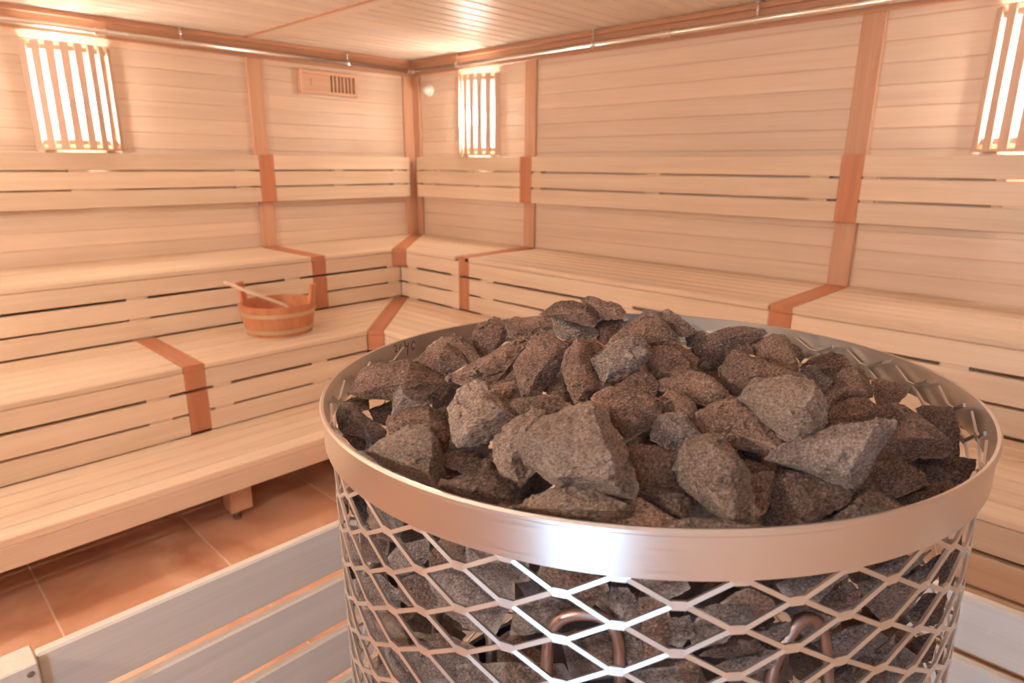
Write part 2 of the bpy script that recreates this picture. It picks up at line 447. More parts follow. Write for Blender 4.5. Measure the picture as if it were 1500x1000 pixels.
ur = tag(empty('sauna_bench', (2.6, -.3, ZU - .3)), 'top tier bench of pale boards along the wall with two lamps', 'bench')
seat_R(ur, .002, U, ZU, ((None, 1.165), (1.250, 3.012), (3.100, XE - .03)), 7)
prism('joint_board', [(1.125, -.002), (1.200, -U), (1.285, -U), (1.212, -.002)], ZU - NOSE, ZU + .0014, 'joint', ur, math.pi / 2)
prism('joint_board', [(3.010, -.002), (3.016, -U), (3.103, -U), (3.097, -.002)], ZU - NOSE, ZU + .0014, 'joint', ur, math.pi / 2)
riser_R(ur, U, ZU, ((None, 1.200), (1.285, 3.016), (3.103, XE - .03)), 2, ((1.128, 1.195), (1.38, 1.48), (2.3, 2.39), (3.596, 3.676), (.706, .797)))
for xa, xb in ((1.200, 1.285), (3.016, 3.103)):
    beam('joint_board', (xa, xb), (-U - .001, -U + .022), (ZU - G1 + .003, ZU - NOSE), 'joint', ur, 'z')
    beam('joint_board', (xa, xb), (-U - .001, -U + .022), (ZM + .008, ZU - G1 - GP), 'joint', ur, 'z')

ml = tag(empty('sauna_bench', (.95, -2.1, ZM - .3)), 'middle tier bench of pale boards carrying the wooden bucket', 'bench')
seat_L(ml, U + .003, MD, ZM, ((YA, -2.198), (-2.114, None)), 7, True)
beam('joint_board', (U + .003, MD), (-2.198, -2.114), (ZM - NOSE, ZM + .0012), 'joint', ml, 'x', .001)
riser_L(ml, MD, ZM, ((YA, -2.198), (-2.114, -1.302)), 2, ((-2.35, -2.263), (-2.085, -2.005), (-1.616, -1.532), (-3.2, -3.11)))
beam('joint_board', (MD - .022, MD + .001), (-2.198, -2.114), (ZM - G1 + .003, ZM - NOSE), 'joint', ml, 'z')
beam('joint_board', (MD - .022, MD + .001), (-2.196, -2.112), (ZL + .008, ZM - G1 - GP), 'joint', ml, 'z')
mitre(ml, U + .003, MD, ZM)

mr_ = tag(empty('sauna_bench', (3.2, -.95, 0)), 'middle tier bench of pale boards behind the heater, below the two-lamp wall', 'bench')
seat_R(mr_, U + .003, MD, ZM, ((None, XE - .03),), 7)
riser_R(mr_, MD, ZM, ((None, XE - .03),), 4, ((2.1, 2.19), (4.3, 4.39)))
for xx in (1.6, 3.2, 4.8): beam('leg', (xx, xx + .09), (-MD + .03, -MD + .10), (0, ZM - NOSE), 'post', mr_, 'z')

ll = tag(empty('sauna_bench', (1.45, -2.5, 0)), 'lowest tier bench of pale boards open underneath, above the brown floor', 'bench')
n = 5; w = (LW - MD - .003) / n
for k in range(n):
    x0 = MD + .003 + k * w
    beam('seat_slat', (x0 + .0034, LW if k == n - 1 else x0 + w - .0034), (YA, -1.27), (ZL - NOSE, ZL), 'seat', ll, 'y', .0022)
beam('fascia', (LW - .026, LW - .0008), (YA, -1.27), (ZL - .106, ZL - NOSE - .0012), 'seat', ll, 'y', .0025)
for ya in (-2.185, -3.6, -1.45):
    lg = beam('leg', (1.465, 1.55), (ya, ya + .088), (.038, ZL - NOSE), 'post', ll, 'z')
    beam('support_beam', (MD - .03, 1.465), (ya + .02, ya + .068), (.075, .19), 'post', ll, 'x')
    o = obj('foot', lathe_mesh([(0, 0), (.016, 0), (.016, .012), (.009, .016), (.009, .04), (0, .04)], 16), 'screw', ll, Vector((1.525, ya + .028, 0)) - ll.location); under(o, lg)

# ------------------------------------------------------------------ backrests
ZB = 1.466; BH = .0870; BG = .0090; XB = .06
def rest(name_label, side, segs, plates, spacers):
    e = empty('backrest', ((.03, -2.1, ZB - .28) if side == 'L' else (2.6, -.03, ZB - .28)))
    tag(e, name_label, 'backrest')
    def bar(nm, a, b_, d0, d1, z, mat, along):
        if side == 'L': return beam(nm, (d0, d1), (a, b_), z, mat, e, 'z' if along == 'z' else 'y', .0022)
        return beam(nm, (a, b_), (-d1, -d0), z, mat, e, 'z' if along == 'z' else 'x', .0022)
    for a, b_ in segs:
        for k in range(3):
            zt = ZB - k * (BH + BG)
            bar('back_slat', a, b_, XB - .022, XB, (zt - BH, zt), 'seat', 'l')
    for a, b_ in plates:
        bar('joint_plate', a, b_, .016, XB + .002, (ZB - .279, ZB + .001), 'joint', 'z')
    for a, b_ in spacers:
        bar('spacer', a, b_, .001, XB - .010, (ZB - .27, ZB - .01), 'seat', 'z')
rest('three-board backrest above the top bench on the wall with the vent', 'L', ((YA, -1.237), (-1.143, -.105)), ((-1.237, -1.143),),
     ((-2.23, -2.14), (-1.385, -1.293), (-.72, -.645), (-.244, -.166), (-3.1, -3.0)))
rest('three-board backrest above the top bench on the wall with two lamps', 'R', ((.085, 1.130), (1.225, 3.018), (3.105, XE - .02)), ((1.130, 1.225), (3.018, 3.105)),
     ((.194, .279), (.60, .70), (1.05, 1.11), (1.236, 1.293), (2.044, 2.131), (2.888, 2.974), (3.107, 3.162), (3.564, 3.595)))

# ------------------------------------------------------------------ wall lamps
bulb_me = lathe_mesh([(0, -.055), (.020, -.050), (.036, -.034), (.043, -.010), (.043, .010), (.036, .032), (.022, .046), (.016, .060), (0, .060)], 20)
bulb_fill_me = bulb_me.copy(); bulb_fill_me.materials.append(M['bulb_fill'])
bulb_me.materials.append(M['bulb'])
base_me = lathe_mesh([(0, 0), (.030, 0), (.030, .030), (.020, .036), (0, .036)], 20)
def lamp(label, wall, c, z0=1.484, z1=1.978):
    """a bowed shade of eight upright slats on two arched rails, bulb and pale backing behind it"""
    root = empty('wall_lamp', {'L': (0, c, z0), 'R': (c, 0, z0), 'E': (XE, c, z0), 'S': (c, YE, z0)}[wall]); tag(root, label, 'lamp', 'slatted wall lamps')
    def place(s, d):                               # s along the wall, d out of the wall
        return {'L': Vector((d, s, 0)), 'R': Vector((s, -d, 0)), 'E': Vector((-d, s, 0)), 'S': Vector((s, d, 0))}[wall]
    H = z1 - z0; R = .235; amax = math.radians(50)
    x0 = .014
    for k in range(8):
        a = -amax + 2 * amax * k / 7
        s, d = R * math.sin(a), x0 + R * (math.cos(a) - math.cos(amax))
        o = obj('slat', box_mesh(H, .036, .008, .0012, 'slat'), None, root)
        ax = Vector((0, 0, 1)); out = (place(math.sin(a), math.cos(a))).normalized(); wid = ax.cross(out) * -1
        mm = Matrix((ax, wid, ax.cross(wid))).transposed()
        o.rotation_euler = mm.to_euler(); o.location = place(s, d) + Vector((0, 0, H / 2))
    def arc(nm, zz, hz, rin, rout, amp):
        bm = bmesh.new(); ring = []
        for k in range(15):
            a = -amax * amp + 2 * amp * amax * k / 14
            q = []
            for rr, dz in ((rout, -hz), (rout, hz), (rin, hz), (rin, -hz)):
                s, d = rr * math.sin(a), x0 + rr * math.cos(a) - R * math.cos(amax)
                q.append(bm.verts.new(place(s, max(d, .001)) + Vector((0, 0, zz + dz))))
            ring.append(q)
        for A, B in zip(ring, ring[1:]):
            for i in range(4): bm.faces.new((A[i], A[(i + 1) % 4], B[(i + 1) % 4], B[i]))
        bm.faces.new(ring[0]); bm.faces.new(ring[-1][::-1]); bmesh.ops.recalc_face_normals(bm, faces=list(bm.faces))
        me = bpy.data.meshes.new(nm); bm.to_mesh(me); bm.free()
        obj(nm, me, 'slat', root)
    arc('rail', .030, .011, R - .018, R - .005, 1.0)
    arc('rail', H - .030, .011, R - .018, R - .005, 1.0)
    arc('ledge', -.003, .005, R - .060, R + .012, 1.06)
    p0, p1 = place(-.165, .0005), place(.165, .004)
    o = root.location
    beam('backing_plate', sorted((p0.x + o.x, p1.x + o.x)), sorted((p0.y + o.y, p1.y + o.y)), (z0 + .02, z1 - .02), 'backing', root, 'z', 0)
    bs = obj('socket', base_me, 'white', root); bs.location = place(0, .004) + Vector((0, 0, H * .47))
    n_ = place(0, 1); bs.rotation_euler = n_.to_track_quat('Z', 'Y').to_euler()
    bl = obj('bulb', bulb_me if wall in 'LR' else bulb_fill_me, None, root); bl.location = place(0, .052) + Vector((0, 0, H * .47)); under(bl, bs)
    return root
lamp('slatted wall lamp alone on the wall with the vent', 'L', -2.142)
lamp('slatted wall lamp next to the room corner and small round sensor', 'R', .700)
lamp('slatted wall lamp beyond the second wall post, farthest from the corner', 'R', 3.655)
# two brighter lamps added on the unseen rear wall as warm fill light
lamp('added slatted fill lamp on the unseen door wall, far from the glazed door', 'S', 1.3)
lamp('added slatted fill lamp on the unseen door wall, beside the glazed door', 'S', 3.2)

# ------------------------------------------------------------------ vent, sensor, pipes
ve = tag(empty('wall_vent', (0, -.70, 1.846)), 'small wooden sliding wall vent above the backrest by the corner', 'vent')
beam('cavity_shade', (0, .012), (-.900, -.500), (1.850, 1.984), 'dark', ve, 'y', 0)  # near-black sheet: the shade inside the vent painted as colour
for zz in ((1.846, 1.866), (1.968, 1.988)): beam('frame', (0, .036), (-.908, -.494), zz, 'vent', ve, 'y')
for yy in ((-.908, -.884), (-.514, -.494)): beam('frame', (0, .036), yy, (1.866, 1.968), 'vent', ve, 'z')
pn = beam('sliding_panel', (.012, .028), (-.884, -.690), (1.866, 1.968), 'vent', ve, 'y')
under(beam('finger_slot', (.0275, .0285), (-.835, -.828), (1.895, 1.938), 'joint', ve, 'z', 0), pn)
for k in range(6):
    y0 = -.676 + k * .0268
    beam('grille_slat', (.012, .028), (y0, y0 + .013), (1.866, 1.968), 'vent', ve, 'z', .001)

se = obj('temperature_sensor', lathe_mesh([(0, 0), (.040, 0), (.040, .012), (.034, .018), (.026, .020), (.026, .040), (.020, .050), (.008, .055), (0, .055)], 28), 'white', None, (.19, 0, 1.92))
se.rotation_euler = (math.radians(90), 0, 0)
tag(se, 'small round white sensor knob on the wall near the corner', 'sensor')

def pipe(label, pts, hang, coup):
    e = empty('ceiling_pipe', pts[0]); tag(e, label, 'pipe')
    o0 = Vector(pts[0])
    obj('tube', tube_mesh([Vector(p) - o0 for p in pts], .0150, 14), 'chrome', e)
    d = (Vector(pts[-1]) - o0).normalized()
    for s in hang:
        p = o0 + d * s - o0
        ring = lathe_mesh([(.0150, -.006), (.019, -.006), (.019, .006), (.0150, .006)], 16, True)
        h = obj('hanger', ring, 'chrome', e, p); h.rotation_euler = d.to_track_quat('Z', 'Y').to_euler()
        under(obj('hanger_stem', tube_mesh([p + Vector((0, 0, .014)), p + Vector((0, 0, .05)), p + Vector((0, 0, ZC - o0.z))], .0045, 8), 'chrome', e), h)
        under(obj('hanger_plate', lathe_mesh([(0, 0), (.022, 0), (.022, .004), (0, .004)], 16), 'chrome', e, p + Vector((0, 0, ZC - o0.z - .005))), h)
    for s in coup:
        c = obj('coupling', lathe_mesh([(.0150, -.028), (.021, -.028), (.021, -.014), (.018, -.013), (.018, .013), (.021, .014), (.021, .028), (.0150, .028)], 16, True), 'chrome', e, d * s)
        c.rotation_euler = d.to_track_quat('Z', 'Y').to_euler()
    c = obj('end_cap', lathe_mesh([(0, -.012), (.016, -.012), (.0185, 0), (.016, .012), (0, .014)], 16), 'chrome', e, (0, 0, 0))
    c.rotation_euler = d.to_track_quat('Z', 'Y').to_euler()
ZP = 2.050
pipe('thin chrome pipe hung below the ceiling along the vent wall', [(.05, -.075, ZP), (.05, YE + .1, ZP)], (.495, 1.53, 2.9), (1.92,))
pipe('thin chrome pipe hung below the ceiling along the two-lamp wall', [(.085, -.05, ZP), (XE - .1, -.05, ZP)], (.455, 1.575, 2.49, 3.6), (2.03,))

# ------------------------------------------------------------------ bucket with ladle
BC = Vector((.935, -1.618, ZM + .0008))
bk = tag(empty('sauna_bucket', BC), 'round reddish wooden bucket with two hoops on the middle bench', 'bucket')
NS = 22; HB = .150; rb, rt = .158, .184
def stave_mesh(h):
    bm = bmesh.new(); da = math.pi / NS * .985; vs = []
    for z in (0.0, h):
        f = z / HB; ro = rb + (rt - rb) * min(f, 2.2); ri = ro - .014
        vs.append([bm.verts.new((r * math.cos(a), r * math.sin(a), z)) for r, a in ((ri, -da), (ro, -da), (ro + .0012, 0), (ro, da), (ri, da))])
    A, B = vs
    for i in range(5): bm.faces.new((A[i], A[(i + 1) % 5], B[(i + 1) % 5], B[i]))
    bm.faces.new(A[::-1]); bm.faces.new(B); bmesh.ops.recalc_face_normals(bm, faces=list(bm.faces))
    me = bpy.data.meshes.new('stave'); bm.to_mesh(me); bm.free()
    # local grain axis is X in the material, so store it upright through rotation below
    return me
sm, stl = stave_mesh(HB), stave_mesh(HB * 1.62)
for k in range(NS):
    ear = k in (0, NS // 2)
    o = obj('ear_stave' if ear else 'stave', stl if ear else sm, 'stave', bk)
    o.rotation_euler = (0, 0, math.radians(38) + 2 * math.pi * k / NS)
obj('bottom', lathe_mesh([(0, .012), (rb - .012, .012), (rb - .012, .026), (0, .026)], 44), 'stave', bk)
for zz, hh in ((.016, .020), (.098, .020)):
    r0 = rb + (rt - rb) * zz / HB; r1 = rb + (rt - rb) * (zz + hh) / HB
    obj('hoop', lathe_mesh([(r0 + .0014, zz), (r0 + .004, zz), (r1 + .004, zz + hh), (r1 + .0014, zz + hh)], 48, True), 'hoop', bk)
ds = Vector((.5, -.87, 0))
la = tag(empty('sauna_ladle', BC + Vector((0, 0, .04))), 'pale wooden ladle leaning inside the bucket', 'ladle')
hp = [Vector((-.02, -.245, .235)), Vector((0.015, -.10, .155)), Vector((.045, .015, .095)), Vector((.05, .05, .055))]
hl = obj('handle', tube_mesh(hp, .0085, 12), 'ladle', la, Vector((0, 0, -.0)))
cup = obj('cup', lathe_mesh([(0, 0), (.036, 0), (.046, .05), (.042, .05), (.033, .004), (0, .004)], 24), 'ladle', la, (.055, .075, .0))

# ------------------------------------------------------------------ heater guard rail
gx, gy, zg = 3.005, -1.935, .770
gd = tag(empty('heater_guard', (gx, gy, 0)), 'low wooden guard rail of spaced boards around the stone heater', 'railing')
for k in range(6):
    zt = zg - k * .1150
    beam('guard_board', (gx, gx + .019), (-3.004, gy), (zt - .097, zt), 'guard', gd, 'y', .0035)
    beam('guard_board', (gx + .019, 4.62), (gy - .019, gy), (zt - .097, zt), 'guard', gd, 'x', .0035)
for x, y in (((gx - .012, gx + .036), (-3.075, -3.004)), ((gx - .05, gx), (gy, gy + .05)), ((4.62, 4.668), (gy - .05, gy))):
    ps = beam('post', x, y, (0, zg + .001), 'guard', gd, 'z', .002)
    if y[0] < -3: near_post = ps
sc_ = obj('screw', lathe_mesh([(0, 0), (.0045, 0), (.004, .0015), (0, .0018)], 14), 'screw', gd, Vector((gx + .036, -3.014, .757)) - gd.location)
sc_.rotation_euler = (0, math.radians(90), 0); under(sc_, near_post)

# ------------------------------------------------------------------ heater: stone basket of expanded metal
TOP = Vector((3.65494 + 0.0, -2.55212, 1.21659))
nrm = Vector((-0.0306354904, 0.00221182162, 1)).normalized()
uu = Vector((0, 1, 0)).cross(nrm).normalized(); vv = nrm.cross(uu)
HT = TOP.z / nrm.z
ht = empty('stone_heater', TOP - nrm * HT); tag(ht, 'round sauna heater with a steel mesh basket full of stones', 'heater')
mw = Matrix.Identity(4)
for i in range(3):
    mw[i][0] = uu[i]; mw[i][1] = vv[i]; mw[i][2] = nrm[i]; mw[i][3] = ht.location[i]
ht.matrix_world = mw
RB, RM = .300, .2935
BD = .0318
def hl_(z): return HT + z                            # heights below are measured from the rim
band = obj('band', lathe_mesh([(RB - .0016, hl_(-BD)), (RB, hl_(-BD)), (RB, hl_(-.004)), (RB + .0022, hl_(-.0022)), (RB + .0022, hl_(0)), (RB + .0006, hl_(.0016)), (RB - .0016, hl_(.0010))], 180, True), 'band', ht)
# expanded metal: diamonds of 26 columns, each strand a slim tilted bar
NC = 26; dth = 2 * math.pi / NC; hrow = .0327; z_first = -.0363
ph0 = math.radians(-57.0)
bm = bmesh.new()
def cp(th, z, r): return Vector((r * math.cos(th), r * math.sin(th), hl_(z)))
def bar(a, b_, w0, wn, th_):
    """slim bar between two (angle, height) points: w0 tall, th_ thick, twisted outward at the lower edge"""
    vs = []
    for (t_, z) in (a, b_):
        vs.append([bm.verts.new(cp(t_, z + dz, RM + dr_)) for dz, dr_ in ((-w0 / 2, -.0010), (-w0 / 2 + .0003, .0010), (w0 / 2, .0004), (w0 / 2 - .0003, -.0016))])
    A, B = vs
    for i in range(4): bm.faces.new((A[i], A[(i + 1) % 4], B[(i + 1) % 4], B[i]))
    bm.faces.new(A[::-1]); bm.faces.new(B)
j = -2; dl = math.radians(.85)
while True:
    z = z_first - j * hrow / 2
    if z < -HT + .06: break
    for k in range(NC):
        th = ph0 + (k + (.5 if j % 2 else 0)) * dth
        if z < -.008:
            bar((th - dl, z), (th + dl, z), .0062, 0, .002)
        zb = z - hrow / 2
        if z <= 0 or True:
            z_ = min(z, -.007)
            for sgn in (-1, 1):
                ta, tb = th + sgn * dl, th + sgn * (dth / 2 - dl)
                if z > -.007:
                    if zb > -.009: continue
                    f = (z + .007) / (z - zb); ta = ta + (tb - ta) * f
                tm, zm = (ta * .5 + tb * .5), (z_ + zb) / 2
                bar((ta, z_ - .0006), (tb, zb + .0006), .0038, 0, .002)
    j += 1
bmesh.ops.recalc_face_normals(bm, faces=list(bm.faces))
me = bpy.data.meshes.new('mesh_basket'); bm.to_mesh(me); bm.free()
obj('mesh_basket', me, 'mesh', ht)
obj('base_ring', lathe_mesh([(RB - .004, .015), (RB, .015), (RB, .075), (RB - .004, .075)], 120, True), 'band', ht)
obj('base_plate', lathe_mesh([(0, .02), (.285, .02), (.285, .03), (0, .03)], 60), 'casing', ht)
obj('inner_casing', lathe_mesh([(0, .03), (.12, .03), (.12, hl_(-.19)), (0, hl_(-.19))], 40), 'casing', ht)
obj('lower_casing', lathe_mesh([(.255, .03), (.262, .03), (.262, hl_(-.46)), (.255, hl_(-.46))], 60, True), 'casing', ht)
inv = mw.inverted()
def cyl_hit(px, py, R, far=False):
    d = inv.to_3x3() @ ray(px, py); o = inv @ CAM
    a = d.x * d.x + d.y * d.y; b_ = o.x * d.x + o.y * d.y; c = o.x * o.x + o.y * o.y - R * R
    q = max(b_ * b_ - a * c, 0)
    tt = (-b_ + (1 if far else -1) * math.sqrt(q)) / a
    return o + d * tt                                # in the heater's own frame
# tubular heating elements seen between the stones
def element(pxs, R):
    pts = [cyl_hit(x, y, R) for x, y in pxs]
    fine = []
    for i in range(len(pts) - 1):
        for s in range(5):
            p0 = pts[max(i - 1, 0)]; p1 = pts[i]; p2 = pts[i + 1]; p3 = pts[min(i + 2, len(pts) - 1)]; q = s / 5
            fine.append(.5 * ((2 * p1) + (p2 - p0) * q + (2 * p0 - 5 * p1 + 4 * p2 - p3) * q * q + (3 * p1 - p0 - 3 * p2 + p3) * q ** 3))
    fine.append(pts[-1])
    obj('heating_element', tube_mesh(fine, .0042, 10), 'element', ht)
element([(797, 1120), (801, 985), (804, 935), (820, 908), (850, 899), (885, 905), (905, 935), (908, 1000), (908, 1120)], .274)
element([(1118, 1120), (1128, 1000), (1140, 958), (1165, 918), (1185, 905), (1205, 925), (1212, 990), (1212, 1110)], .268)
element([(722, 1120), (720, 960), (718, 930), (705, 905), (675, 888), (650, 890), (640, 920), (640, 1100)], .255)
# the handwritten number on the inside of the band
strokes = [[(576.5, 509), (578, 505.6), (580.4, 506), (581, 509), (580.5, 512.5), (579, 515.5), (582.5, 514.6)],
           [(586.5, 504), (586, 508), (585.4, 512)],
           [(593.3, 499.2), (593.5, 503), (594.5, 508), (597.5, 506.5)], [(598, 501.5), (597.8, 508), (597.2, 514), (597.2, 520)],
           [(604.5, 500.5), (603.2, 505), (603.4, 510.5), (605, 512), (607, 509), (607.8, 504), (607.3, 500.2), (605.8, 499.6), (604.5, 500.5)]]
bm = bmesh.new()
for st in strokes:
    pts = [cyl_hit(x, y, RB - .0019, True) for x, y in st]
    for a, b_ in zip(pts, pts[1:]):
        tv = (b_ - a).normalized(); rad = Vector((a.x, a.y, 0)).normalized(); wv = tv.cross(rad) * .00048
        q = [bm.verts.new(v + rad * r) for r in (0, .0004) for v in (a - wv, a + wv, b_ + wv, b_ - wv)]
        bm.faces.new(q[:4]); bm.faces.new(q[4:][::-1])
        for i in range(4): bm.faces.new((q[i], q[(i + 1) % 4], q[4 + (i + 1) % 4], q[4 + i]))
bmesh.ops.recalc_face_normals(bm, faces=list(bm.faces))
me = bpy.data.meshes.new('handwriting'); bm.to_mesh(me); bm.free()
tag(under(obj('handwriting', me, 'marker', ht), band), 'handwritten dark red number 2140 inside the steel band')

# ------------------------------------------------------------------ stones
random.seed(7)
def rim_xyz(p):                                       # world point -> heater frame
    return inv @ p
def clamp(p):
    q = inv @ p
    r = math.hypot(q.x, q.y); lim = .2885 if q.z < HT + .004 else .296
    if r > lim:
        q.x *= lim / r; q.y *= lim / r
        p = mw @ q
    return p
def finish_stone(points, size, mat, label, group, cuts=3, seed=0):
    bm = bmesh.new()
    for p in points: bm.verts.new(p)
    r = bmesh.ops.convex_hull(bm, input=list(bm.verts))
    bad = [g for g in set(r['geom_interior']) | set(r['geom_unused']) if isinstance(g, bmesh.types.BMVert)]
    bmesh.ops.delete(bm, geom=bad, context='VERTS')
    loose = [v for v in bm.verts if not v.link_faces]
    if loose: bmesh.ops.delete(bm, geom=loose, context='VERTS')
    bmesh.ops.triangulate(bm, faces=list(bm.faces))
    for _ in range(cuts):
        bmesh.ops.subdivide_edges(bm, edges=list(bm.edges), cuts=1, use_grid_fill=True)
        bmesh.ops.triangulate(bm, faces=[f for f in bm.faces if len(f.verts) > 3])
    bmesh.ops.smooth_vert(bm, verts=list(bm.verts), factor=.18, use_axis_x=True, use_axis_y=True, use_axis_z=True)
    bm.normal_update()
    c = sum((v.co for v in bm.verts), Vector()) / len(bm.verts)
    off = Vector((seed * 3.17, seed * 1.31, seed * 2.11)); k1 = 2.2 / size; k2 = 7.5 / size; k3 = 20 / size
    disp = []
    for v in bm.verts:
        p = v.co - c
        pv = p * (3.4 / size) + off + noise.noise_vector(p * k2 + off) * .18
        ds_, fp = noise.voronoi(pv)                   # broken facets: each cell is a small tilted plane
        rv = noise.noise_vector(fp[0] * 5.3 + off)
        pw = p * (9.0 / size) + off
        ds2, fp2 = noise.voronoi(pw); rv2 = noise.noise_vector(fp2[0] * 3.7 + off)
        d = noise.noise(p * k1 + off) * .040 + (pv - fp[0]).dot(rv) * .055 + rv.x * .012 + (pw - fp2[0]).dot(rv2) * .022 + rv2.x * .008 + noise.noise(p * k3 + off) * .010 - .004
        disp.append(v.normal * (d * size))
    for v, d in zip(bm.verts, disp): v.co += d
    for v in bm.verts: v.co = clamp(v.co) - c
    bmesh.ops.recalc_face_normals(bm, faces=list(bm.faces))
    me = bpy.data.meshes.new('sauna_stone'); bm.to_mesh(me); bm.free()
    for p in me.polygons: p.use_smooth = True
    me.set_sharp_from_angle(angle=math.radians(26))
    o = obj('sauna_stone', me, mat, None, c)
    tag(o, label, 'stone', group)
    return o

TILE = {1: (480, 430, .2), 2: (730, 430, .2), 3: (980, 430, .2), 4: (1190, 490, .2), 5: (480, 580, .2), 6: (700, 580, .2), 7: (940, 590, .2), 8: (1170, 590, .2),
        'a': (480, 660, .3401), 'b': (740, 820, .18), 'c': (980, 820, .18), 'd': (1200, 740, .26)}
def dome(px, py, lift=0.0):
    """where the sight line meets the heaped surface of the stones"""
    d = inv.to_3x3() @ ray(px, py); o = inv @ CAM
    tt = .25
    for _ in range(400):
        q = o + d * tt
        r = math.hypot(q.x, q.y)
        if q.z <= HT + .050 - .085 * (r / .3) ** 2 + lift: break
        tt += .004
    return mw @ q
def shell(px, py, R=.268):
    return mw @ cyl_hit(px, py, R)
def rays_plane(pts, C, n):
    out = []
    for x, y in pts:
        d = ray(x, y); out.append(CAM + d * ((C - CAM).dot(n) / d.dot(n)))
    return out
def traced(tile, outline, ridge=(), mat='stone_brown', label=None, lift=0.0, side=False, seed=0, thick=.55):
    ox, oy, s = TILE[tile]
    P = [(ox + x * s, oy + y * s) for x, y in outline]
    cx = sum(p[0] for p in P) / len(P); cy = sum(p[1] for p in P) / len(P)
    up = Vector((0, 0, 1))
    if side:
        C = shell(cx, cy); q = inv @ C
        n = ((mw.to_3x3() @ Vector((q.x, q.y, 0))).normalized() + (CAM - C).normalized() * .8).normalized()
    else:
        C = dome(cx, cy, lift)
        n = ((CAM - C).normalized() * .75 + up * .62).normalized()
    P = [(cx + (x - cx) * 1.05, cy + (y - cy) * 1.05) for x, y in P]
    O = rays_plane(P, C, n)
    ctr = sum(O, Vector()) / len(O)
    size = max((p - ctr).length for p in O) * 1.55
    size = (size + math.sqrt(sum((p - ctr).length_squared for p in O) / len(O)) * 1.9) / 2
    pts = list(O)
    rnd = random.Random(seed * 13 + 5)
    if not ridge:                                    # a couple of blunt facets of its own
        ridge = []
        for _ in range(3):
            i = rnd.randrange(len(outline)); f = rnd.uniform(.25, .6)
            gxx = sum(p[0] for p in outline) / len(outline); gyy = sum(p[1] for p in outline) / len(outline)
            ridge.append((gxx + (outline[i][0] - gxx) * f, gyy + (outline[i][1] - gyy) * f, rnd.uniform(.10, .22)))
    for x, y, h in ridge:
        d = ray(ox + x * s, oy + y * s)
        p = CAM + d * ((C - CAM).dot(n) / d.dot(n))
        pts.append(p - d.normalized() * (h * size * (.6 if side else 1.1)))
    for i, p in enumerate(O):                        # the hidden back of the stone
        d = (p - CAM).normalized()
        pts.append(ctr + (p - ctr) * rnd.uniform(.55, .78) + d * (size * thick * rnd.uniform(.7, 1.05)))
    grp = 'stones behind the mesh of the heater' if side else 'stones heaped on top of the heater'
    if label is None:
        label = {'stone_dark': 'dark brown angular stone pressed against the inside of the steel mesh', 'stone_grey': 'grey angular stone pressed against the inside of the steel mesh',
                 'stone_brown': 'reddish brown angular stone pressed against the inside of the steel mesh', 'stone_pale': 'palest stone pressed against the inside of the steel mesh'}[mat]
    cuts = 3 if side else (5 if size > .125 else 4)
    return finish_stone([clamp(p) for p in pts], size, mat, label, grp, cuts, seed)

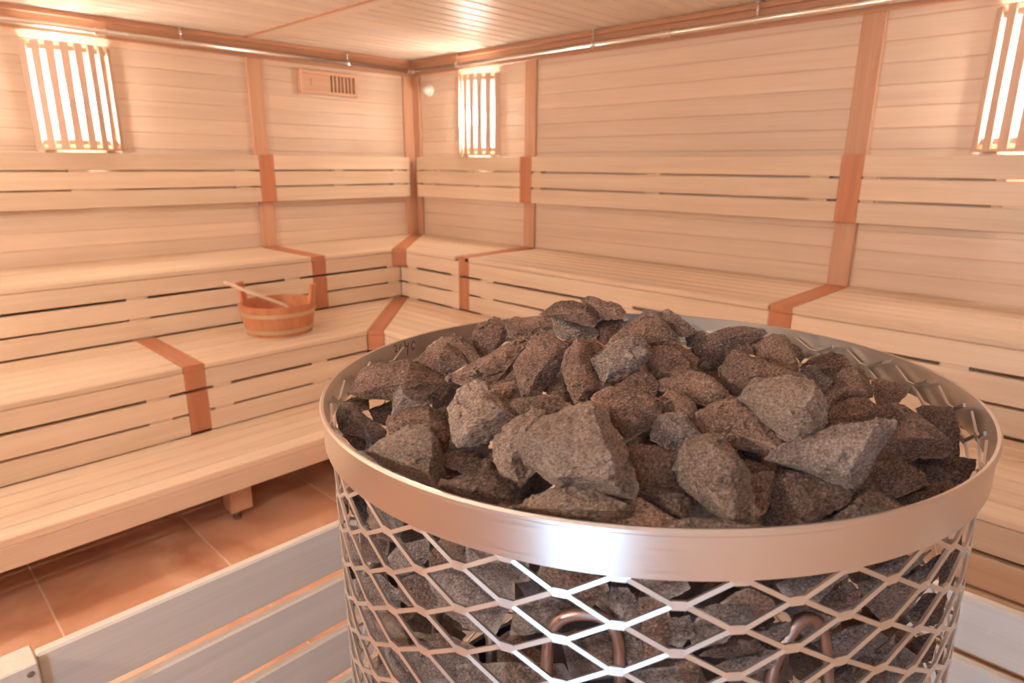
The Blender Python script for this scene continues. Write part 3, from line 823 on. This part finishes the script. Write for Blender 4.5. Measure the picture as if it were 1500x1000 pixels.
B_, P_, G_, D_ = 'stone_brown', 'stone_pale', 'stone_grey', 'stone_dark'
TOPS = [
 # --- far left and far rim
 (1, [(145,735),(270,565),(440,510),(590,490),(760,560),(900,650),(830,780),(700,812),(480,690),(300,700),(190,745)], [(600,530,.22),(560,655,.28),(420,560,.18)], B_, 'long low slab of stone under the handwritten number, beside the band'),
 (1, [(780,360),(890,308),(985,308),(1060,380),(1115,480),(1050,530),(960,480)], [(980,350,.15)], B_, 'brown stone behind the blunt peaked one near the handwritten number'),
 (1, [(630,495),(760,370),(860,360),(960,420),(1015,510),(870,612),(720,560)], [(860,400,.25),(800,470,.25)], B_, 'blunt peaked stone just right of the handwritten number'),
 (1, [(690,385),(710,330),(765,297),(830,320),(800,370),(720,400)], [], G_, 'small grey stone between the handwritten number and the blunt peaked stone'),
 (1, [(950,300),(1020,240),(1060,140),(1130,140),(1260,180),(1200,240),(1080,300),(1040,325)], [(1080,190,.15)], P_, 'pale upright stone touching the far band next to the flat-topped brown one', .012),
 (1, [(1060,300),(1100,230),(1180,190),(1260,180),(1310,250),(1300,350),(1200,450),(1120,475),(1070,400)], [(1250,345,.22),(1090,295,.25),(1190,220,.15)], B_, 'brown stone with a dark underside in front of the pale upright one'),
 (1, [(880,620),(1000,540),(1170,470),(1300,370),(1400,330),(1470,350),(1420,430),(1360,540),(1220,665),(1100,692),(980,660)], [(1050,565,.22),(1300,440,.22),(1340,520,.18)], B_, 'long bar-shaped stone lying slantwise in the heap'),
 (1, [(1210,700),(1240,670),(1370,640),(1400,700),(1380,750),(1300,810),(1230,780)], [(1290,720,.2)], B_, 'small brown stone between the pale three-sided and the tall pointed stones', -.008),
 (5, [(880,90),(960,-40),(1080,-100),(1150,-90),(1210,0),(1300,70),(1390,165),(1350,210),(1230,300),(1100,350),(950,375),(915,310),(920,230)], [(1060,100,.28),(930,140,.2),(1290,110,.2),(990,260,.28),(1120,0,.2)], P_, 'pale three-sided stone with a pointed top amid the heap', .006),
 (1, [(480,740),(530,670),(560,690),(640,770),(670,810),(610,830),(470,890)], [(560,740,.22)], G_, 'small grey pyramid-like stone in front of the long low slab'),
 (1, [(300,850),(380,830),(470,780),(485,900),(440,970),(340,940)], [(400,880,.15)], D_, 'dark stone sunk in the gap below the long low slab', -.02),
 (5, [(110,45),(190,8),(298,25),(300,95),(240,110),(130,90)], [(280,60,.15)], B_, 'small flat-topped stone behind the upright grey one at the band'),
 (5, [(60,170),(75,110),(110,50),(180,50),(235,100),(310,180),(430,260),(400,320),(320,368),(270,345),(120,290),(60,240)], [(120,140,.18),(250,190,.28),(310,300,.22)], G_, 'upright grey stone wedged against the left side of the band'),
 (5, [(110,290),(200,258),(280,330),(270,395),(220,400)], [], D_, 'dark stone fragment under the upright grey one at the band', -.01),
 (5, [(430,190),(460,150),(600,90),(730,50),(800,150),(900,260),(860,410),(790,410),(600,300),(450,285)], [(745,110,.2),(460,200,.15),(600,160,.2),(850,330,.15)], B_, 'brown block with a straight top edge behind the large flat-faced stone'),
 (5, [(258,405),(420,310),(580,225),(700,205),(760,210),(800,320),(845,430),(845,500),(790,580),(795,672),(640,605),(400,490)], [(765,450,.28),(600,265,.22),(450,420,.22),(755,225,.2),(740,580,.25)], P_, 'large flat-faced stone sloping down to the band, with a straight right edge', .004),
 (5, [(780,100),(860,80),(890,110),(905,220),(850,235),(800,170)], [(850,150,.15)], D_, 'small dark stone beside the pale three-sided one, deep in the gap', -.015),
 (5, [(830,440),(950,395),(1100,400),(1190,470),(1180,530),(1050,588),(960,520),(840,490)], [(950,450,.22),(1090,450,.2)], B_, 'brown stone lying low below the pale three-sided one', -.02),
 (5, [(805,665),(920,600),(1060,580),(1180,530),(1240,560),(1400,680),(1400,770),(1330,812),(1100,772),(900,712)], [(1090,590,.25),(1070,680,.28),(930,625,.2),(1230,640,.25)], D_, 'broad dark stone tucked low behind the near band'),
 (5, [(1120,480),(1150,455),(1190,470),(1195,515),(1150,525)], [], B_, 'pebble-sized stone touching the pale stone under the largest one', -.02),
 (5, [(1250,790),(1300,775),(1340,800),(1320,820),(1260,812)], [], B_, 'tiny stone chip at the near band beside the broad dark stone'),
 # --- far middle
 (2, [(60,215),(120,165),(200,170),(390,180),(405,260),(260,305),(130,328),(85,320)], [(150,262,.2),(380,235,.12),(260,200,.1)], B_, 'flat-topped brown stone at the far band next to the rounded far stone'),
 (2, [(600,45),(650,20),(700,25),(760,60),(890,80),(935,130),(915,182),(820,190),(720,190),(660,120)], [(720,90,.2),(850,110,.15)], B_, 'topmost far stone standing clear of the band', .022),
 (2, [(300,155),(350,115),(420,65),(540,45),(640,80),(710,150),(715,205),(690,237),(560,200),(400,175)], [(640,130,.2),(520,150,.2),(540,70,.1)], B_, 'rounded far stone showing over the back of the band', .022),
 (2, [(460,345),(560,330),(680,340),(760,380),(770,412),(680,478),(600,470),(520,420)], [(640,380,.15)], B_, 'low brown stone showing between the narrow wedge and the far stones', -.004),
 (2, [(395,175),(440,150),(490,155),(560,205),(690,245),(735,290),(700,337),(590,325),(470,338),(420,300),(405,230)], [(450,175,.12),(560,265,.22),(470,250,.2)], G_, 'grey stone with a pale top in front of the rounded far stone', .006),
 (2, [(700,235),(780,190),(900,185),(940,215),(900,255),(840,315),(780,383),(720,345),(735,285)], [(790,255,.22)], B_, 'brown stone in front of the topmost far stone'),
 (2, [(1030,162),(1080,110),(1140,125),(1180,150),(1140,175)], [], G_, 'small grey tip showing behind the broad peaked brown stone', .02),
 (2, [(830,345),(900,260),(1000,190),(1110,160),(1180,180),(1260,260),(1335,330),(1330,362),(1200,385),(1090,388),(950,370)], [(1000,265,.2),(1120,185,.12),(1190,230,.2),(1090,300,.22)], B_, 'broad peaked brown stone near the far side of the heap', .01),
 (2, [(1160,165),(1240,110),(1310,165),(1400,220),(1460,270),(1400,312),(1330,315),(1230,225)], [(1290,220,.2)], P_, 'pale sloping stone behind the broad peaked brown stone', .012),
 (3, [(120,310),(200,280),(250,270),(275,312),(200,390),(130,392)], [(200,320,.2)], G_, 'small wrinkled grey stone at the foot of the pale sloping one'),
 (2, [(410,595),(480,660),(530,780),(520,812),(450,775),(350,735)], [], B_, 'thin brown slab between the tall pointed stone and the narrow wedge', -.012),
 (2, [(115,520),(180,420),(240,320),(310,268),(370,290),(440,350),(500,380),(480,480),(430,570),(400,640),(330,720),(230,757),(180,742),(190,650),(160,600)], [(300,345,.15),(200,480,.2),(420,430,.2),(290,590,.26),(230,690,.2)], B_, 'tall pointed stone standing on end amid the heap', .008),
 (2, [(490,440),(510,390),(575,345),(600,370),(690,500),(770,690),(640,775),(560,802),(520,740),(480,620),(475,520)], [(600,540,.22),(560,610,.26),(505,520,.15),(630,700,.22)], B_, 'narrow wedge-shaped stone with a sharp upright ridge', .006),
 (2, [(680,480),(780,420),(870,350),(980,308),(1040,330),(1080,390),(1125,430),(1100,475),(1040,525),(900,625),(770,672),(740,590)], [(820,500,.28),(990,365,.2),(1080,435,.2),(850,420,.2),(800,600,.2)], G_, 'grey block with a flat lit top and dark front face', .012),
 (2, [(850,678),(900,620),(980,545),(1050,560),(1120,610),(1165,660),(1150,755),(1060,730),(950,720)], [(1020,600,.2)], B_, 'brown stone between the grey block with dark front and the large rounded one'),
 (2, [(690,770),(800,690),(920,685),(1050,720),(1210,795),(1170,900),(1130,960),(1040,1020),(930,1068),(880,1000),(790,860)], [(850,755,.18),(1140,795,.15),(830,840,.2),(1010,770,.24),(1000,930,.25)], B_, 'large rounded brown stone behind the largest pale one', .004),
 (2, [(70,790),(180,760),(330,735),(430,750),(520,815),(420,885),(350,900),(240,880),(140,918),(90,860)], [(110,795,.12),(240,825,.18),(350,775,.18)], B_, 'flat brown stone in front of the tall pointed one'),
 (2, [(1210,375),(1300,355),(1380,400),(1470,490),(1450,552),(1400,565),(1370,450)], [], B_, 'brown stone behind the broad flat-topped one in mid heap'),
 (2, [(1110,390),(1200,385),(1330,420),(1390,500),(1400,562),(1300,615),(1160,635),(1110,520)], [(1250,470,.18),(1180,560,.18)], B_, 'broad flat-topped brown stone beside the grey block with dark front'),
 (3, [(-90,660),(-60,630),(80,570),(190,570),(300,590),(370,670),(440,745),(350,805),(260,818),(180,775),(60,750),(-60,710)], [(200,630,.2),(60,640,.18),(330,720,.18)], B_, 'long brown stone with a wavy top in the middle of the heap'),
 (2, [(1170,775),(1240,720),(1310,710),(1400,760),(1450,820),(1455,930),(1440,985),(1300,930),(1200,890)], [(1330,785,.2),(1400,880,.15)], B_, 'rounded brown stone in front of the long wavy-topped one'),
 (7, [(65,240),(110,110),(150,85),(270,75),(330,100),(400,200),(440,240),(380,300),(300,352),(180,332),(80,272)], [(170,115,.18),(230,210,.26),(330,150,.2),(120,210,.15)], G_, 'small grey faceted stone behind the shield-shaped one', .004),
 # --- centre front
 (6, [(110,340),(200,220),(400,92),(480,120),(490,200),(450,400),(420,545),(310,658),(180,592),(110,465)], [(230,330,.22),(400,180,.15),(250,480,.22)], P_, 'pale stone leaning under the left flank of the largest one'),
 (6, [(290,400),(360,250),(480,160),(690,70),(830,38),(900,60),(960,130),(1050,290),(1100,430),(1145,640),(1132,742),(960,695),(800,662),(610,652),(480,580),(330,480)], [(860,140,.25),(400,310,.2),(975,440,.3),(560,340,.3),(960,620,.28),(590,590,.22)], P_, 'largest stone of all, pale and broad-faced, in the front centre of the heap', .020),
 (6, [(245,818),(400,740),(600,660),(750,615),(860,660),(960,690),(1060,770),(1130,830),(1110,905),(980,940),(700,905),(400,852)], [(600,720,.25),(750,650,.18),(1000,840,.28),(600,830,.28),(1080,795,.2)], P_, 'wide pale stone just behind the near band, below the largest one'),
 (6, [(1060,760),(1190,755),(1290,810),(1480,910),(1400,975),(1100,965),(1010,935)], [(1190,790,.18)], B_, 'brown stone beside the wide pale one at the near band'),
 (7, [(0,665),(90,632),(200,645),(330,660),(350,700),(345,830),(310,862),(200,805),(60,712)], [(270,670,.2),(290,820,.15),(130,680,.2)], D_, 'dark stone under the shield-shaped one, facing the largest stone', -.004),
 (7, [(-115,330),(0,310),(180,320),(290,365),(280,400),(255,480),(270,640),(120,652),(-50,662),(-100,500)], [(100,450,.24),(-20,450,.2),(60,325,.12),(200,460,.2)], B_, 'squarish brown stone with a dark front, right of the largest one', -.006),
 (7, [(660,310),(720,300),(830,340),(895,432),(800,440),(700,385)], [], D_, 'dark stone sunk in the gap under the long slanting slab', -.015),
 (7, [(730,430),(770,410),(860,440),(965,492),(930,520),(800,520)], [], B_, 'small flat brown stone below the long slanting slab', -.01),
 (7, [(775,530),(880,515),(965,510),(965,590),(950,700),(900,800),(830,842),(790,700)], [(800,615,.2),(945,585,.12)], B_, 'brown stone with a lit top beside the shield-shaped one', -.006),
 (7, [(245,490),(330,290),(460,240),(560,245),(650,310),(710,410),(770,500),(770,650),(820,800),(790,872),(700,882),(600,852),(440,742),(350,662),(290,622),(250,560)], [(500,300,.25),(310,350,.18),(670,430,.24),(650,640,.28),(500,690,.28),(400,640,.2),(660,830,.2)], P_, 'pale shield-shaped stone with a chipped rounded face', .012),
 (7, [(405,75),(500,20),(660,-55),(720,-20),(760,30),(900,130),(1075,310),(1040,352),(940,392),(850,340),(700,285),(600,260),(460,240),(420,160)], [(545,35,.18),(690,225,.22),(580,125,.2),(980,330,.18),(700,30,.15)], B_, 'long slanting slab between the shield-shaped stone and the squared grey block', .004),
 (3, [(515,760),(640,625),(760,615),(880,605),(1050,650),(1105,720),(1170,850),(1170,940),(1100,1012),(990,1082),(880,1102),(820,1022),(720,932),(600,832),(530,792)], [(680,665,.2),(720,890,.26),(930,900,.32),(1060,745,.22),(620,720,.22),(930,1000,.25)], P_, 'big squared grey block with a flat lit top', .022),
 (7, [(930,650),(965,520),(990,460),(1060,455),(1200,500),(1400,560),(1550,640),(1500,745),(1320,832),(1240,850),(1200,908),(1000,922),(930,850)], [(1090,495,.2),(1250,710,.3),(1180,640,.28),(1030,560,.22),(1230,800,.22)], D_, 'large dark stone with a pale ridge, close behind the near band'),
 (7, [(150,908),(280,872),(400,845),(600,865),(760,880),(860,880),(905,928),(800,965),(300,965)], [(400,868,.2),(780,900,.18)], G_, 'low pale stone barely showing over the near band'),
 # --- right
 (8, [(-240,412),(-150,330),(-20,265),(90,235),(250,180),(540,130),(690,145),(685,200),(580,350),(540,450),(460,602),(400,628),(200,562),(0,492),(-150,442)], [(560,165,.22),(390,430,.32),(385,560,.26),(490,290,.28),(100,260,.18),(0,390,.18)], G_, 'big smooth grey wedge with white streaks on the right of the heap', .022),
 (8, [(520,110),(590,40),(690,5),(780,25),(900,100),(1050,220),(1105,290),(1090,350),(1050,388),(900,395),(700,412),(565,402),(600,250)], [(820,255,.26),(690,270,.18),(1000,260,.22),(720,60,.18),(560,310,.1)], B_, 'layered brown stone with streaky top behind the grey wedge', .008),
 (8, [(865,50),(910,28),(1120,35),(1270,35),(1350,90),(1375,200),(1345,300),(1345,392),(1250,422),(1100,385),(960,220)], [(1060,185,.22),(1330,110,.18),(1100,60,.12),(1150,250,.26),(1250,210,.26)], D_, 'large dark rough stone against the right side of the band'),
 (8, [(830,430),(890,385),(1060,390),(1250,410),(1380,430),(1385,470),(1250,592),(1150,612),(950,592),(900,490)], [(1050,495,.22),(1100,535,.2),(880,440,.15)], D_, 'dark streaky stone in front of the large dark rough one, at the band'),
 (8, [(545,612),(600,510),(730,405),(790,440),(900,510),(950,592),(850,632),(720,692),(620,662)], [(740,445,.18),(800,530,.2),(720,615,.2)], B_, 'brown tent-shaped stone in front of the layered brown one'),
 (8, [(700,705),(840,630),(1000,590),(1100,570),(1150,632),(1060,692),(900,755),(790,785)], [(1000,625,.22),(860,660,.2)], B_, 'brown stone lying flat along the band below the tent-shaped one'),
 (8, [(95,762),(200,690),(450,640),(530,612),(620,680),(775,772),(600,805),(170,835),(110,795)], [(500,655,.2),(400,720,.2)], B_, 'brown slab beneath the tip of the grey wedge'),
 (8, [(110,872),(250,780),(440,722),(560,735),(785,777),(760,805),(400,885),(170,910)], [(400,755,.2),(600,765,.18),(180,860,.12)], G_, 'low grey stone at the near band in front of the brown slab', .002),
 (8, [(470,602),(560,440),(700,415),(600,510),(550,605)], [], B_, 'brown stone in the gap between grey wedge and tent-shaped stone', -.012),
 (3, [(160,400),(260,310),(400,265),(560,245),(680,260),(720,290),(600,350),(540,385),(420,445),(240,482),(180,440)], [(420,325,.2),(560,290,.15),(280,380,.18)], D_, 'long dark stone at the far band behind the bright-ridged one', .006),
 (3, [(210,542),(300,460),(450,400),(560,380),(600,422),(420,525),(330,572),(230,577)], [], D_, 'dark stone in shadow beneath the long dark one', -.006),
 (3, [(880,355),(960,390),(1000,465),(960,512),(920,440)], [], G_, 'small grey stone behind the square-topped brown one'),
 (3, [(585,370),(680,330),(780,300),(840,310),(890,360),(930,440),(960,582),(860,570),(720,510),(620,450)], [(800,330,.15),(870,400,.2),(700,400,.22)], B_, 'square-topped brown stone near the far right of the band', .008),
 (3, [(365,547),(410,520),(420,460),(470,415),(560,440),(720,500),(900,580),(1000,610),(850,630),(660,660),(600,690),(500,747),(440,737),(380,642)], [(560,442,.12),(660,500,.24),(630,600,.22),(480,500,.22),(450,640,.2)], B_, 'long stone with a bright straight ridge in the far right of the heap', .004),
 (3, [(950,542),(1010,490),(1100,455),(1190,430),(1280,450),(1345,522),(1290,570),(1200,632),(1130,600),(1040,560)], [(1250,520,.2),(1140,545,.2)], B_, 'brown stone at the far band next to the tall rough one'),
 (3, [(960,572),(1020,525),(1070,525),(1130,590),(1195,642),(1150,692),(1100,702),(1040,650)], [(1070,580,.2)], G_, 'small grey stone behind the big squared grey block'),
 (4, [(65,422),(150,330),(220,260),(330,230),(380,260),(440,370),(445,462),(400,480),(250,480),(120,527),(85,482)], [(330,285,.18),(210,400,.26),(370,400,.22)], B_, 'brown block with a dark hollow front, below the tall stone at the back', .004),
 (4, [(430,340),(500,320),(600,350),(700,400),(690,440),(640,492),(480,532),(450,450)], [(560,400,.2)], B_, 'brown stone in front of the tall rough one'),
 (4, [(650,442),(720,410),(760,420),(740,542),(680,535),(620,502)], [], B_, 'brown stone under the tall rough one, touching the mesh', -.006),
 (4, [(440,190),(490,150),(570,140),(640,135),(700,170),(750,240),(805,340),(770,402),(700,432),(600,360),(480,310),(440,270)], [(640,250,.24),(700,355,.22),(700,230,.18),(560,200,.18)], B_, 'tall rough stone rising over the back right of the band', .012),
 (4, [(130,562),(190,500),(300,460),(400,465),(460,510),(490,532),(430,595),(390,640),(270,660),(140,640)], [(290,490,.18),(320,585,.22)], B_, 'brown stone between the squared grey block and the layered brown one'),
 (4, [(90,692),(160,635),(230,625),(265,650),(180,700)], [], B_, 'small brown stone at the upper edge of the grey wedge', -.008),
]
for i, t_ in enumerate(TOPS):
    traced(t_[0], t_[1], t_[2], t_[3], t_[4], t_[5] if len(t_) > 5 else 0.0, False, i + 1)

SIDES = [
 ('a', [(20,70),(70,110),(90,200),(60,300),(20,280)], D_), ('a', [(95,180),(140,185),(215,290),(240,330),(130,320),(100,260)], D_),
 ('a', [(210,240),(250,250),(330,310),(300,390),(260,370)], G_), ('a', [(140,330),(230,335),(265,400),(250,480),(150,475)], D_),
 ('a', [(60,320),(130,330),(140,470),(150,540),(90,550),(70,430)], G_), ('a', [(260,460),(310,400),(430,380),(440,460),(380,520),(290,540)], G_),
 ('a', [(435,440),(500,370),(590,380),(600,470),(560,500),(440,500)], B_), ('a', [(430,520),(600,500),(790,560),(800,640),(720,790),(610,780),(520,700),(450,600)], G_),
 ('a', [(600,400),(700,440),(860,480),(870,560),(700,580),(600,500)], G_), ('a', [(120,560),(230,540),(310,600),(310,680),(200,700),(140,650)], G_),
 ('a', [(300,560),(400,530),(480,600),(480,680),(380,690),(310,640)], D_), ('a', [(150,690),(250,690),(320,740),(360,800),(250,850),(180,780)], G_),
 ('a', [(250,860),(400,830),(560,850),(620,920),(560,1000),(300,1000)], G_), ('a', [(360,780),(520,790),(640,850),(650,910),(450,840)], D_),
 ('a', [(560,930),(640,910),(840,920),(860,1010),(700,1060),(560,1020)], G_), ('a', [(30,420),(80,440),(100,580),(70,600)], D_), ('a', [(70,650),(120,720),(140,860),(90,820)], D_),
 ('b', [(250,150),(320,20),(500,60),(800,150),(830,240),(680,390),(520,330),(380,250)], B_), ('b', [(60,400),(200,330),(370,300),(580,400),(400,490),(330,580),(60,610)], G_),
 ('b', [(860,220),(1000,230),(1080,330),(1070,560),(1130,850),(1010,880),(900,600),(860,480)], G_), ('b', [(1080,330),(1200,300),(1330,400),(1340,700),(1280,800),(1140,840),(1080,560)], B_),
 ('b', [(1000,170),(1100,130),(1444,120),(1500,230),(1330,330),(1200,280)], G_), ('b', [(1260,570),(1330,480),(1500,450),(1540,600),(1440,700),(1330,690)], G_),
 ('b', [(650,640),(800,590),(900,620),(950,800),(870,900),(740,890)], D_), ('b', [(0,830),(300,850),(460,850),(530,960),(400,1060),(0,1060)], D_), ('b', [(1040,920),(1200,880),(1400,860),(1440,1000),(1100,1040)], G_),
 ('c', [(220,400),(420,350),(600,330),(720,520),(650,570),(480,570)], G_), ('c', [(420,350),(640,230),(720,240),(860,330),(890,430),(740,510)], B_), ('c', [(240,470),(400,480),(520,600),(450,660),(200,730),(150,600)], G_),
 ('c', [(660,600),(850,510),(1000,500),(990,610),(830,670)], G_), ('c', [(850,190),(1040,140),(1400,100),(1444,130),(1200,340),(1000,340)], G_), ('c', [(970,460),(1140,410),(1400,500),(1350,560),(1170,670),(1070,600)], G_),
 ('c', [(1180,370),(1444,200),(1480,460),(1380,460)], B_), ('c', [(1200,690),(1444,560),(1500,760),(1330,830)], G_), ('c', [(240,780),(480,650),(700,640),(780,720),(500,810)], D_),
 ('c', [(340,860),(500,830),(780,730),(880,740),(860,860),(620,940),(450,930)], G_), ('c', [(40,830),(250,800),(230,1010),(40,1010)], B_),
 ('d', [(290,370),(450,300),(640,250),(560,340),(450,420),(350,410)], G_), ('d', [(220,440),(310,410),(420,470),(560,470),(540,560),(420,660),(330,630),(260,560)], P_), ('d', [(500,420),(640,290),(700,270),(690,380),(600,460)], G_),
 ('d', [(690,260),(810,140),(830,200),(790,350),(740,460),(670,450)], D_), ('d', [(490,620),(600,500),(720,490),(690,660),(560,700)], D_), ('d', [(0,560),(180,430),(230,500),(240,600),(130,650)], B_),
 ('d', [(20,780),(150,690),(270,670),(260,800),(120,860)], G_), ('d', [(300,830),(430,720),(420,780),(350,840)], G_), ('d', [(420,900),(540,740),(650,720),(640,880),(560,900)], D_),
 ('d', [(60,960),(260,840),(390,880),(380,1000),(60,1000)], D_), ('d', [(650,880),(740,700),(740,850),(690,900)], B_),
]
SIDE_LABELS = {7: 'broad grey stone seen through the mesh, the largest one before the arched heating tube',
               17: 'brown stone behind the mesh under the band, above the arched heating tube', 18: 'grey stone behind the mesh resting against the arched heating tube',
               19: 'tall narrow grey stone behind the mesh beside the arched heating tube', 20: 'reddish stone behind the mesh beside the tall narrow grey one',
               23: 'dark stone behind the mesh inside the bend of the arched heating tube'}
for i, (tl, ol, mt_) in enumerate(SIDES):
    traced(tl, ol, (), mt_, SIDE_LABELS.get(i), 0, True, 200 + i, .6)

# stones of the deeper layers: only glimpsed between the others and through the rest of the mesh
def lump(th, r, z, size, mat, label, group, seed, flat=.8):
    rnd = random.Random(seed); c = mw @ Vector((r * math.cos(th), r * math.sin(th), HT + z))
    pts = []
    for _ in range(15):
        v = Vector((rnd.gauss(0, 1), rnd.gauss(0, 1), rnd.gauss(0, 1))).normalized() * rnd.uniform(.78, 1.05)
        pts.append(clamp(c + Vector((v.x, v.y, v.z * flat)) * size * .5))
    return finish_stone(pts, size, mat, label, group, 2, seed)
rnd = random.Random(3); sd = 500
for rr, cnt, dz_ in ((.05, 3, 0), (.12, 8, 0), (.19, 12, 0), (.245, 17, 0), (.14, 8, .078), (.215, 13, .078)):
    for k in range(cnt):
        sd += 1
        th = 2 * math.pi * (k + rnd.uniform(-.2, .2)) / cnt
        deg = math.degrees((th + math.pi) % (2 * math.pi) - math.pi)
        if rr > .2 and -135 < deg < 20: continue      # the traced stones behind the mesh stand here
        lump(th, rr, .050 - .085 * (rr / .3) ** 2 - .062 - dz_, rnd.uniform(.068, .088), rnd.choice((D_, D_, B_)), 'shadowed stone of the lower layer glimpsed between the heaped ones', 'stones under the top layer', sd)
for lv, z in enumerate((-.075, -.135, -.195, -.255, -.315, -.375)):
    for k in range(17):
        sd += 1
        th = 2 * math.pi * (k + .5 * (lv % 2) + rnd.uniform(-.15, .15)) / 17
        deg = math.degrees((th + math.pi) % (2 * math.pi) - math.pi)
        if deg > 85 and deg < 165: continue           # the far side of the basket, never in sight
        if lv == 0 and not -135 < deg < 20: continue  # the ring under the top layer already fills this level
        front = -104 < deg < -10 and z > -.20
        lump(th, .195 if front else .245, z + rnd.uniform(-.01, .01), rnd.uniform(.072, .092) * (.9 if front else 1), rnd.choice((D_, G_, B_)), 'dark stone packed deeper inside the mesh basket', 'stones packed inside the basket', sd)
